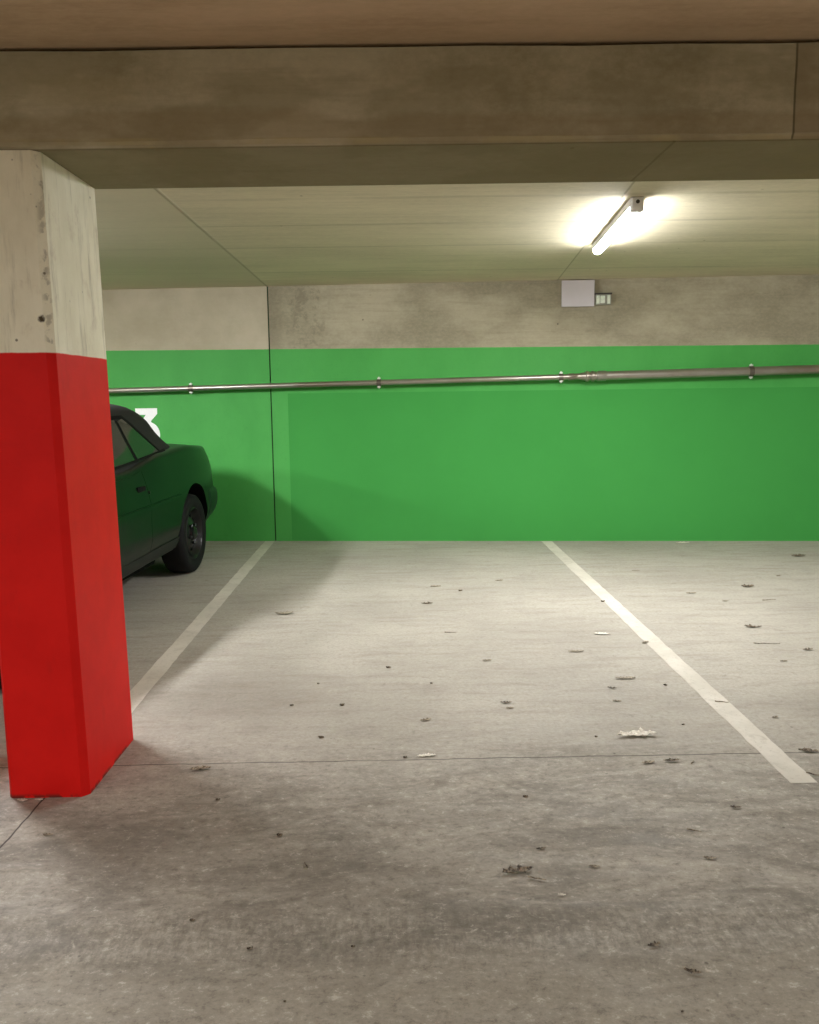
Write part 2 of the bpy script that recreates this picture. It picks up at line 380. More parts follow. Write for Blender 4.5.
# the number 3
out = [(-.572, 1.281), (-.358, 1.281), (-.358, 1.228), (-.425, 1.158)]
cx, cz, ro, ri = -.463, 1.032, .123, .05
for i in range(30): t = math.radians(68-(68+155)*i/29); out.append((cx+ro*math.cos(t), cz+ro*math.sin(t)))
for i in range(30): t = math.radians(-155+(155+92)*i/29); out.append((cx+ri*math.cos(t), cz+(ri+.004)*math.sin(t)))
out += [(-.512, 1.085), (-.542, 1.125), (-.472, 1.219), (-.572, 1.219)]
bm = bmesh.new(); vs = [bm.verts.new((px, -.002, pz)) for px, pz in out]
for tri in geometry.tessellate_polygon([[Vector((px, pz, 0)) for px, pz in out]]):
    try: bm.faces.new([vs[i] for i in tri])
    except ValueError: pass
bmesh.ops.recalc_face_normals(bm, faces=bm.faces[:])
o = link('painted_number', bm, M_num); o.location = (WX, WY, 0); o.rotation_euler = (0, 0, WA)
tag(o, 'large white figure 3 painted on the green wall above the dark car', 'number')

# ------------------------------------------------------------------ pipe along the wall
pipe = thing('wall_pipe', 'grey steel pipe clamped along the green wall, thicker past the coupling', 'pipe', (WX, WY, 0), WA)
OFF = -.09
def pz(lx): return 1.449+(lx+.76)*.0168
def along(lx): return (lx, OFF, pz(lx))
bm = bmesh.new(); add_rod(bm, along(-6.8), along(3.60), .025, 24); link('thin_pipe', bm, M_pipe, pipe, True, 40)
bm = bmesh.new(); add_rod(bm, along(3.70), along(10.8), .040, 24); link('thick_pipe', bm, M_pipe, pipe, True, 40)
bm = bmesh.new(); m, L = tube_matrix(along(3.50), along(3.84))
add_lathe(bm, [(.025, 0), (.031, 0), (.031, .05), (.028, .055), (.028, .10), (.034, .12), (.038, .15), (.047, .155), (.047, .18), (.038, .185), (.038, .20), (.047, .205), (.047, .23), (.038, .235), (.038, .25), (.046, .255), (.046, .33), (.040, .34)], 28, m)
link('coupling', bm, M_pipe, pipe, True, 35)
for lx, r in ((.01, .025), (1.777, .025), (3.434, .025), (5.109, .040), (-2.6, .025), (6.8, .040)):
    bm = bmesh.new(); m, L = tube_matrix(along(lx-.02), along(lx+.02))
    add_lathe(bm, [(r, 0), (r+.007, 0), (r+.007, L), (r, L)], 24, m)
    p = along(lx)
    add_rod(bm, (lx, p[1]+r, p[2]), (lx, 0, p[2]), .006, 10)
    c = link('clamp', bm, M_clamp, pipe, True, 40)
    for s in (1, -1):
        bm = bmesh.new(); zc = p[2]+s*(r+.013)
        add_box(bm, lx-.014, lx+.014, p[1]-.013, p[1]+.013, zc-.008, zc+.008, .003)
        add_rod(bm, (lx, p[1], zc), (lx, p[1], zc+s*.014), .006, 8)
        link('bolt', bm, M_zinc, c)

# ------------------------------------------------------------------ blank sign and small box at the top of the wall
sg = thing('blank_sign', 'blank pale square sign at the top of the wall, under the ceiling edge', 'sign', (WX, WY, 0), WA)
bm = bmesh.new(); add_box(bm, 3.437, 3.729, -.036, -.018, 2.146, 2.378, .004); link('sign_board', bm, M_sign, sg)
bm = bmesh.new()
add_box(bm, 3.46, 3.706, -.018, 0, 2.33, 2.35); link('mounting_rail', bm, M_dark, sg)
bx = thing('junction_box', 'small pale wall box with mottled face beside the blank square sign', 'box', (WX, WY, 0), WA)
bm = bmesh.new(); add_box(bm, 3.738, 3.876, -.04, 0, 2.158, 2.25, .005); link('housing', bm, M_grey, bx)
bm = bmesh.new(); add_box(bm, 3.732, 3.884, -.046, 0, 2.25, 2.262, .002); link('lid', bm, M_dark, bx)
for a, b, c_, d in ((3.746, 3.775, 2.168, 2.24), (3.781, 3.822, 2.172, 2.238), (3.842, 3.868, 2.166, 2.242)):
    bm = bmesh.new(); add_box(bm, a, b, -.046, -.038, c_, d, .003); link('lens', bm, M_lens, bx)

# ------------------------------------------------------------------ strip lamps
def strip_lamp(label, M_tube=M_tube):
    t = thing('strip_lamp', label, 'lamp', group='fluorescent strip lamps')
    L = 1.40
    bm = bmesh.new(); add_box(bm, -.034, .034, 0, L, -.042, 0, .004); link('lamp_body', bm, M_white, t)
    bm = bmesh.new(); rows = []
    for i in range(13):
        a = PI*i/12; px, pz_ = .030*math.cos(a), -.042-.030*math.sin(a)**.8
        rows.append([(px, .05, pz_), (px, L-.012, pz_)])
    add_sheet(bm, rows); bm.faces.new([v for v in bm.verts if v.co.y > L/2])
    bmesh.ops.recalc_face_normals(bm, faces=bm.faces[:])
    link('diffuser', bm, M_tube, t, True, 50)
    bm = bmesh.new(); add_box(bm, -.034, .034, -.004, .052, -.074, -.001, .010, 3); cap = link('end_cap', bm, M_cap, t, True, 40)
    bm = bmesh.new(); add_rod(bm, (0, -.009, -.026), (0, .0, -.026), .010, 14); link('cable_plug', bm, M_dark, cap)
    return t
LA = -math.atan(.0847)
lamp = strip_lamp('lit white strip lamp on the rear bay ceiling above the open parking space')
lamp.location = (1.300, 4.64, 2.387); lamp.rotation_euler = (0, 0, LA)
lamp2 = strip_lamp('lit white strip lamp on the ceiling over the parked car', M_tube2)
lamp2.location = (-3.15, 4.2, 2.387); lamp2.rotation_euler = (0, 0, LA)
dup(lamp2, (-5.7, 4.4, 2.387), LA, 'added unseen strip lamp on the ceiling beyond the parked car')  # added lamp out of view, extra fill from the left
dup(lamp, (5.9, 4.4, 2.387), LA, 'added unseen strip lamp over the next free bay')  # added lamp out of view, to brighten the ceiling at the right

def area(loc, sx, sy, power, col, rot=(0, 0, 0), spread=PI):
    l = bpy.data.lights.new('lamp_light', 'AREA'); l.shape = 'RECTANGLE'; l.size = sx; l.size_y = sy
    l.energy = power; l.color = col; l.spread = spread
    o = bpy.data.objects.new('lamp_light', l); C.objects.link(o); o.location = loc; o.rotation_euler = rot
area((1.38, 5.40, 2.29), .07, 1.2, 38, (.98, .98, 1), (0, 0, LA))
area((-3.07, 4.95, 2.29), .07, 1.2, 14, (.98, .98, 1), (0, 0, LA))
area((-2.4, -1.5, 2.33), 1.15, .08, 145, (.98, .98, .98))
area((3.4, -1.3, 2.33), 1.15, .08, 140, (.98, .98, .98))

# ------------------------------------------------------------------ the car
CA = .078
car = thing('convertible_car', 'dark green convertible car with black soft top parked tail to the green wall', 'car')
fx, fy = -math.sin(CA), -math.cos(CA)
car.location = (-1.580-.86*math.cos(CA), 6.66+.86*math.sin(CA), 0)
car.rotation_euler = (0, 0, math.atan2(fy, fx))
def interp(t, pts):
    if t <= pts[0][0]: return pts[0][1]
    for (a, va), (b, vb) in zip(pts, pts[1:]):
        if t <= b:
            k = (t-a)/(b-a); k = k*k*(3-2*k); return va+(vb-va)*k
    return pts[-1][1]
def lin(t, pts):
    if t <= pts[0][0]: return pts[0][1]
    for (a, va), (b, vb) in zip(pts, pts[1:]):
        if t <= b: return va+(vb-va)*(t-a)/(b-a)
    return pts[-1][1]
DM = 1.35
def half(sign, z):
    rear = lin(z, [(.22, .86), (.34, .99), (.44, 1.03), (.60, 1.03), (.66, 1.02), (.80, 1.04), (.88, 1.035), (.94, 1.0), (1.0, .93)])
    front = lin(z, [(.18, .80), (.28, .92), (.50, .95), (.60, .92), (.70, .85), (.80, .7), (1.0, .5)])
    return DM+rear if sign < 0 else 1.34+front
def zbot(d): return interp(d, [(-1.0, .36), (-.4, .27), (0, .25), (2.6, .22), (3.5, .22)])
def ztop(d): return interp(d, [(-1.1, .925), (-.75, .965), (-.1, 1.0), (.5, .985), (1.3, .915), (2.2, .885), (2.9, .80), (3.6, .66)])
def inset(z, d):
    zb = zbot(d); v = (z-zb)/(ztop(d)-zb)
    r = .07*max(0, 1-v/.28)**1.6+.075*max(0, (v-.56)/.44)**1.7
    return r-.006*math.exp(-((z-.64)/.05)**2)
W = .875
def power_(c): return 6. if c < 0 else 5.5
def body_y(d, z, off=0):
    c = (d-DM)/half(d-DM, z); c = max(-.999, min(.999, c))
    return W*(1-abs(c)**power_(c))**(1/power_(c))-inset(z, d)+off
RING = []
def ring_list():
    cs = []
    N = 70
    side = [(-.9+1.75*i/N) for i in range(N+1)]                       # c along one side, rear to front
    for c in side: cs.append((c, (1-abs(c)**power_(c))**(1/power_(c))))
    s0 = cs[-1][1]
    for i in range(1, 16):
        s = s0*(1-2*i/16); cs.append(((1-abs(s)**5.5)**(1/5.5), s))
    for c in reversed(side): cs.append((c, -(1-abs(c)**power_(c))**(1/power_(c))))
    s0 = -cs[-1][1]
    for i in range(1, 20):
        s = -s0*(1-2*i/20); cs.append((-(1-abs(s)**6.)**(1/6.), s))
    return cs
RING = ring_list()
def ring_pt(c, s, z, off=0):
    d = DM+c*(half(c, z)+off)
    y = s*(W+off-inset(z, d))
    return (d, y, z)
def body_mesh():
    bm = bmesh.new(); rows = []
    def level(fn): rows.append([bm.verts.new(fn(c, s)) for c, s in RING])
    for k in (.0, .5): level(lambda c, s: (DM+(c*half(c, zbot(DM+c*2.2)))*(.3+k), s*(W-.1)*(.3+k), zbot(DM+c*2.2)+.0))
    NL = 26
    for j in range(NL+1):
        v = j/NL
        def f(c, s):
            dn = DM+c*(2.35 if c < 0 else 2.2)
            z = zbot(dn)+v*(ztop(dn)-.05-zbot(dn)); return ring_pt(c, s, z)
        level(f)
    for q in range(1, 6):                                             # the rounded shoulder
        a = PI/2*q/5
        def f(c, s):
            dn = DM+c*(2.35 if c < 0 else 2.2)
            d, y, z = ring_pt(c, s, ztop(dn)-.05)
            i = .06*(1-math.cos(a)); kx = 1-i/2.4; ky = 1-i/.8
            return (DM+(d-DM)*kx, y*ky, z+.05*math.sin(a))
        level(f)
    for kap in (.93, .8, .6, .4, .2, .06):
        def f(c, s):
            dn = DM+c*(2.35 if c < 0 else 2.2)
            d, y, z = ring_pt(c, s, ztop(dn)-.05)
            d = DM+(d-DM)*(1-.06/2.4); y *= (1-.06/.8)
            d = DM+(d-DM)*(1-(1-kap)*.75); y *= kap
            dd = max(-1.0, min(3.5, d))
            return (d, y, ztop(dd)+.035*(1-kap*kap))
        level(f)
    m = len(RING)
    for a, b in zip(rows, rows[1:]):
        for i in range(m): bm.faces.new((a[i], a[(i+1) % m], b[(i+1) % m], b[i]))
    bm.faces.new(rows[0][::-1]); bm.faces.new(rows[-1])
    bmesh.ops.recalc_face_normals(bm, faces=bm.faces[:])
    return bm
body = link('body', body_mesh(), [M_car, M_under, M_carlow], car, True, 50)
# cut the wheel arches
cut = bmesh.new()
for ax in (0, 2.69):
    for s in (1, -1):
        m = Matrix.Translation((ax, s*.52, .315)) @ Matrix.Rotation(-s*PI/2, 4, 'X')
        add_lathe(cut, [(0, 0), (.392, 0), (.392, .6), (0, .6)], 56, m)
cutter = link('arch_cutter', cut, M_under)
cutter.matrix_world = Matrix.Identity(4); car_m = car.matrix_basis.copy()
bool_ = body.modifiers.new('arches', 'BOOLEAN'); bool_.operation = 'DIFFERENCE'; bool_.object = cutter; bool_.solver = 'EXACT'
cutter.parent = car
bpy.context.view_layer.update()
dg = bpy.context.evaluated_depsgraph_get()
new = bpy.data.meshes.new_from_object(body.evaluated_get(dg), preserve_all_data_layers=True, depsgraph=dg)
body.modifiers.clear(); old = body.data; body.data = new; bpy.data.meshes.remove(old); new.name = 'body'
bpy.data.objects.remove(cutter)
new.materials.clear()
for k in (M_car, M_under, M_carlow): new.materials.append(k)
for p in new.polygons:
    p.use_smooth = True
    p.material_index = 0
    c = p.center
    for ax in (0, 2.69):
        if math.hypot(c.x-ax, c.z-.315) < .3925 and (abs(p.normal.y) < .35 or abs(c.y) < .6): p.material_index = 1
    if c.z < .24 and p.normal.z < -.6: p.material_index = 1
new.set_sharp_from_angle(angle=math.radians(38))

# doors, trims and bumpers follow the body side
def side_patch(name, poly, off, m, parent, sides=(1, -1), nx=24, ny=12, thick=0):
    """poly: function (u, v in 0..1) -> (d, z) on the body side"""
    res = []
    for s in sides:
        bm = bmesh.new(); g = []
        for j in range(ny+1):
            g.append([(lambda d, z: (d, s*body_y(d, z, off), z))(*poly(i/nx, j/ny)) for i in range(nx+1)])
        add_sheet(bm, g)
        r = bmesh.ops.extrude_face_region(bm, geom=bm.faces[:])
        for v in r['geom']:
            if isinstance(v, bmesh.types.BMVert): v.co.y -= s*(off+.006)
        bmesh.ops.recalc_face_normals(bm, faces=bm.faces[:])
        res.append(link(name, bm, m, parent, True, 40))
    return res
def sill_z(d): return zbot(d)+.10
def belt_z(d): return ztop(d)-.055
DR, DF = .985, 2.16                                 # door rear and front edges
doors = side_patch('door', lambda u, v: (DR-.05*math.sin(v*PI)*0+(DF-DR)*u, sill_z(DR+(DF-DR)*u)+v*(belt_z(DR+(DF-DR)*u)-sill_z(DR+(DF-DR)*u))), .004, M_car, car)
for s, dr in zip((1, -1), doors):
    bm = bmesh.new(); d0, z0 = 1.08, .775
    y = body_y(d0, z0)
    add_box(bm, d0-.07, d0+.07, s*y-.006, s*y+.009, z0-.018, z0+.018, .005); link('door_handle', bm, M_black, dr)
    bm = bmesh.new(); m = Matrix.Translation((d0-.12, s*(body_y(.96, .745)-.002), .74)) @ Matrix.Rotation(-s*PI/2, 4, 'X')
    add_lathe(bm, [(0, 0), (.012, 0), (.011, .012), (0, .012)], 14, m); link('key_lock', bm, M_hub, dr)
# dark gap lines round the door
for s in (1, -1):
    for dd in (DR-.006, DF+.006):
        bm = bmesh.new(); g = []
        for j in range(15):
            z = sill_z(dd)+(belt_z(dd)-sill_z(dd))*j/14
            g.append([(dd-.005, s*body_y(dd, z, .002), z), (dd+.005, s*body_y(dd, z, .002), z)])
        add_sheet(bm, g); link('door_gap', bm, M_black, car)
# thin moulding along the side, from arch to arch
side_patch('side_moulding', lambda u, v: (.385+(2.31-.385)*u, .635-.018*u+.03*v), .012, M_car, car, nx=30, ny=3)
side_patch('sill_cover', lambda u, v: (.36+(2.34-.36)*u, zbot(.36+1.98*u)+.012+.085*v), .006, M_carlow, car, nx=30, ny=5)
# bumpers: the ring between two heights, wrapped round each end
def end_band(name, sign, d_lim, z0, z1, off, m, ymin=-2, ymax=2, nz=8):
    bm = bmesh.new(); g = []
    idx = [(c, s) for c, s in RING if c*sign > 0 and (DM+c*half(c, .5)-(d_lim))*sign > 0 and ymin < s < ymax]
    if sign < 0 and ymin < -1: idx = sorted(idx, key=lambda q: math.atan2(q[1], -q[0]-.35))
    else: idx = sorted(idx, key=lambda q: math.atan2(q[1], (q[0] if sign > 0 else -q[0])-.35))
    for j in range(nz+1):
        t = j/nz; z = z0+(z1-z0)*t; o_ = off*(1-abs(2*t-1)**5); last = len(idx)-1
        g.append([ring_pt(c, s, z, o_*min(1, .1+min(i, last-i)/5)) for i, (c, s) in enumerate(idx)])
    add_sheet(bm, g); bmesh.ops.recalc_face_normals(bm, faces=bm.faces[:])
    r = bmesh.ops.extrude_face_region(bm, geom=bm.faces[:])
    for v in r['geom']:
        if isinstance(v, bmesh.types.BMVert): v.co = Vector((DM+(v.co.x-DM)*.985, v.co.y*.97, v.co.z))
    bmesh.ops.recalc_face_normals(bm, faces=bm.faces[:])
    return link(name, bm, m, car, True, 45)
end_band('rear_bumper', -1, -.42, .36, .615, .035, M_bump)
end_band('front_bumper', 1, 3.10, .26, .55, .03, M_bump)
for a, b in ((.45, .985), (-.985, -.45)):
    end_band('tail_lamp', -1, -.84, .70, .86, .006, M_lampred, a, b)
    end_band('head_lamp', 1, 3.2, .575, .655, .006, M_lampclear, a, b)
end_band('grille', 1, 3.0, .585, .64, .004, M_black, -.3, .3)
bm = bmesh.new(); add_box(bm, -1.125, -1.095, -.26, .26, .68, .79, .004); link('number_plate', bm, M_white, car)

# soft top: rings shrinking upward
def gh_rear(z): return lin(z, [(.84, -.22), (1.0, -.16), (1.06, -.05), (1.12, .03), (1.20, .10), (1.26, .19), (1.31, .34)])
def gh_front(z): return lin(z, [(.84, 2.36), (.90, 2.22), (1.25, 1.62), (1.29, 1.50)])
def gh_w(z): return lin(z, [(.84, .81), (.95, .79), (1.0, .765), (1.10, .71), (1.20, .66), (1.26, .62), (1.31, .57)])
GP = 5.
def gh_pt(c, s, z, off=0):
    r, f = gh_rear(z), gh_front(z); mid = (r+f)/2
    return (mid+c*((f-r)/2+off), s*(gh_w(z)+off), z)
def gh_y(d, z, off=0):
    r, f = gh_rear(z), gh_front(z); mid = (r+f)/2; c = max(-.995, min(.995, (d-mid)/((f-r)/2)))
    return gh_w(z)*(1-abs(c)**GP)**(1/GP)+off
ang = []
for i in range(120):
    a = 2*PI*i/120; co, si = math.cos(a), math.sin(a)
    k = (abs(co)**GP+abs(si)**GP)**(-1/GP); ang.append((co*k, si*k))
bm = bmesh.new(); rows = []
for z in (.84, .88, .92, .96, 1.0, 1.03, 1.06, 1.09, 1.12, 1.15, 1.18, 1.20, 1.225, 1.25, 1.275, 1.305): rows.append([bm.verts.new(gh_pt(c, s, z)) for c, s in ang])
for kap, dz in ((.93, .015), (.82, .03), (.6, .043), (.35, .05), (.1, .053)):
    rows.append([bm.verts.new((lambda p: (.93+(p[0]-.93)*kap, p[1]*kap, 1.305+dz))(gh_pt(c, s, 1.305))) for c, s in ang])
for a, b in zip(rows, rows[1:]):
    for i in range(120): bm.faces.new((a[i], a[(i+1) % 120], b[(i+1) % 120], b[i]))
bm.faces.new(rows[-1]); bm.faces.new(rows[0][::-1])
bmesh.ops.recalc_face_normals(bm, faces=bm.faces[:])
link('soft_top', bm, M_fabric, car, True, 60)
def gh_side_patch(name, corners, off, m, parent, sides=(1, -1), N=14, M=10):
    """corners: (d, z) bottom-rear, bottom-front, top-front, top-rear"""
    (a, b), (c, d), (e, f), (g, h) = corners; res = []
    for s in sides:
        bm = bmesh.new(); grid = []
        for j in range(M+1):
            v = j/M; row = []
            for i in range(N+1):
                u = i/N
                dd = (a+(c-a)*u)*(1-v)+(g+(e-g)*u)*v; zz = (b+(d-b)*u)*(1-v)+(h+(f-h)*u)*v
                row.append((dd, s*gh_y(dd, zz, off), zz))
            grid.append(row)
        add_sheet(bm, grid); bmesh.ops.recalc_face_normals(bm, faces=bm.faces[:])
        res.append(link(name, bm, m, parent, True))
    return res
gh_side_patch('quarter_window', [(.47, .985), (.955, .945), (.925, 1.215), (.80, 1.235)], .006, M_glass, car)
gh_side_patch('door_window', [(.985, .945), (2.0, .90), (1.62, 1.225), (.955, 1.225)], .006, M_glass, car)
gh_side_patch('window_bar', [(.950, .945), (.990, .945), (.958, 1.22), (.925, 1.22)], .009, M_black, car)
gh_side_patch('belt_strip', [(.36, .985), (2.05, .885), (2.05, .900), (.36, 1.002)], .010, M_black, car)
gh_side_patch('roof_rail', [(.80, 1.232), (1.62, 1.222), (1.60, 1.245), (.79, 1.255)], .008, M_black, car)
gh_side_patch('rear_rail', [(.455, .985), (.48, .985), (.81, 1.235), (.785, 1.25)], .009, M_black, car)
def end_patch(name, sign, z0, z1, ylim, m, off=.006):
    bm = bmesh.new(); g = []
    for j in range(9):
        z = z0+(z1-z0)*j/8; row = []
        for i in range(13):
            s = -ylim+2*ylim*i/12; c = sign*(1-abs(s)**GP)**(1/GP); row.append(gh_pt(c, s, z, off))
        g.append(row)
    add_sheet(bm, g); bmesh.ops.recalc_face_normals(bm, faces=bm.faces[:]); link(name, bm, m, car, True)
end_patch('rear_window', -1, 1.03, 1.20, .62, M_glass)
end_patch('windscreen', 1, .90, 1.25, .86, M_glass)
for s in (1, -1):
    bm = bmesh.new(); y = s*.93
    add_box(bm, 1.86, 1.98, y-.085, y+.085, .93, 1.04, .03, 3); add_rod(bm, (1.95, s*.78, .92), (1.94, s*.88, .96), .02, 10)
    link('door_mirror', bm, M_car, car, True, 40)

bm = bmesh.new(); add_box(bm, .45, 2.25, -.70, .70, .15, .30, .03); add_box(bm, -.85, -.45, -.6, .6, .2, .4, .03); link('underbody_light_block', bm, M_under, car)  # black boxes added to stop light leaking under the car
# wheels
def wheel(d, s):
    m = Matrix.Translation((d, s*.86, .312)) @ Matrix.Rotation(-s*PI/2, 4, 'X')     # local z points outward
    bm = bmesh.new()
    add_lathe(bm, [(.195, -.19), (.24, -.205), (.28, -.20), (.303, -.185), (.311, -.16), (.312, -.10), (.311, -.045), (.303, -.018), (.285, -.004), (.262, .0), (.235, -.003), (.212, -.012), (.2, -.02), (.195, -.03)], 48, m, True)
    w = link('wheel', bm, M_rubber, car, True, 40)
    bm = bmesh.new()
    add_lathe(bm, [(.2, -.19), (.204, -.012), (.198, -.008), (.192, -.014), (.186, -.045), (.165, -.07), (.14, -.06), (.115, -.04), (.085, -.034), (.055, -.03), (.05, -.012), (.035, -.006), (0, -.006), (0, -.05), (.1, -.08), (.18, -.19)], 48, m)
    link('rim', bm, M_rim, w, True, 35)
    bm = bmesh.new(); add_lathe(bm, [(.03, -.008), (.046, -.012), (.048, -.004), (.03, .003), (0, .005)], 24, m); link('hub_cap', bm, M_hub, w, True, 30)
    for k in range(5):
        a = 2*PI*k/5+.3; bm = bmesh.new()
        add_lathe(bm, [(.012, -.04), (.012, -.012), (.007, -.007), (0, -.007)], 6, m @ Matrix.Translation((.075*math.cos(a), .075*math.sin(a), 0))); link('wheel_nut', bm, M_hub, w)
    for k in range(10):
        a = 2*PI*k/10; bm = bmesh.new()
        add_lathe(bm, [(0, -.055), (.017, -.055), (.013, -.049), (0, -.049)], 14, m @ Matrix.Translation((.14*math.cos(a), .14*math.sin(a), -.002))); link('vent_hole', bm, M_under, w)
for d in (0, 2.69):
    for s in (1, -1): wheel(d, s)

# ------------------------------------------------------------------ fallen leaves and scraps on the floor
def leafmat(name, a, b):
    n = NT(name); f = n.noise(n.local(), 110, 4); return n.done(n.mix(n.ramp(f, .42, .58), a, b), .7, spec=.3)
M_leaf = {'dark': leafmat('dark_leaf', srgb(58, 48, 38), srgb(138, 124, 104)), 'brown': leafmat('brown_leaf', srgb(96, 84, 66), srgb(164, 150, 128)),
          'pale': leafmat('pale_leaf', srgb(205, 196, 178), srgb(236, 229, 214)), 'grey': leafmat('grey_leaf', srgb(128, 118, 102), srgb(160, 150, 132))}
def blade(w, rnd, lobes, curl, fold):
    """a leaf blade w long, lobed, curled along its length and folded along its midrib"""
    bm = bmesh.new(); N = 18; g = []
    for i in range(N+1):
        t = i/N; x = (t-.5)*w
        hw = w*rnd.uniform(.09, .24)*math.sin(PI*min(1, t*.96+.03))**.8*(1+lobes*math.sin(t*PI*7+rnd.random()*.5))+.0006
        bend = curl*w*(4*(t-.5)**2)
        row = []
        for j in range(7):
            q = (j-3)/3; row.append((x+(.1*lobes*abs(q)+rnd.uniform(-.03, .03))*w, hw*q*rnd.uniform(.75, 1.1)+.06*w*math.sin(3*t+w*90), .003+bend+fold*hw*abs(q)**1.4*(1 if q > 0 else .5)+rnd.uniform(0, .05)*w))
        g.append(row)
    add_sheet(bm, g)
    r = bmesh.ops.extrude_face_region(bm, geom=bm.faces[:])
    for v in r['geom']:
        if isinstance(v, bmesh.types.BMVert): v.co.z -= .0008
    bmesh.ops.recalc_face_normals(bm, faces=bm.faces[:]); return bm
def crumb(w, rnd):
    bm = bmesh.new(); N = 9; c0 = bm.verts.new((0, 0, .003+.18*w)); ring = []
    lo = []
    for i in range(N):
        a = 2*PI*i/N; r = w*.5*rnd.uniform(.6, 1.1)
        ring.append(bm.verts.new((r*math.cos(a), .6*r*math.sin(a), .002+rnd.uniform(.02, .25)*w))); lo.append(bm.verts.new((r*.7*math.cos(a), .42*r*math.sin(a), .0005)))
    for i in range(N):
        j = (i+1) % N; bm.faces.new((c0, ring[i], ring[j])); bm.faces.new((ring[i], lo[i], lo[j], ring[j]))
    bm.faces.new(lo[::-1]); bmesh.ops.recalc_face_normals(bm, faces=bm.faces[:]); return bm
def twig(w, rnd):
    bm = bmesh.new(); pts = [Vector(((i/5-.5)*w, rnd.uniform(-.05, .05)*w, .004+rnd.uniform(0, .03)*w)) for i in range(6)]
    rows = []
    for i, p in enumerate(pts):
        r = .0022*(1.1-i/9); rows.append([bm.verts.new((p.x, p.y+r*math.cos(2*PI*k/7), p.z+r*math.sin(2*PI*k/7))) for k in range(7)])
    for a, b in zip(rows, rows[1:]):
        for k in range(7): bm.faces.new((a[k], a[(k+1) % 7], b[(k+1) % 7], b[k]))
    bm.faces.new(rows[0][::-1]); bm.faces.new(rows[-1]); bmesh.ops.recalc_face_normals(bm, faces=bm.faces[:]); return bm
G = 'dry leaves and scraps on the floor'
CR = 'tiny dark crumb of dry leaf on the concrete floor'
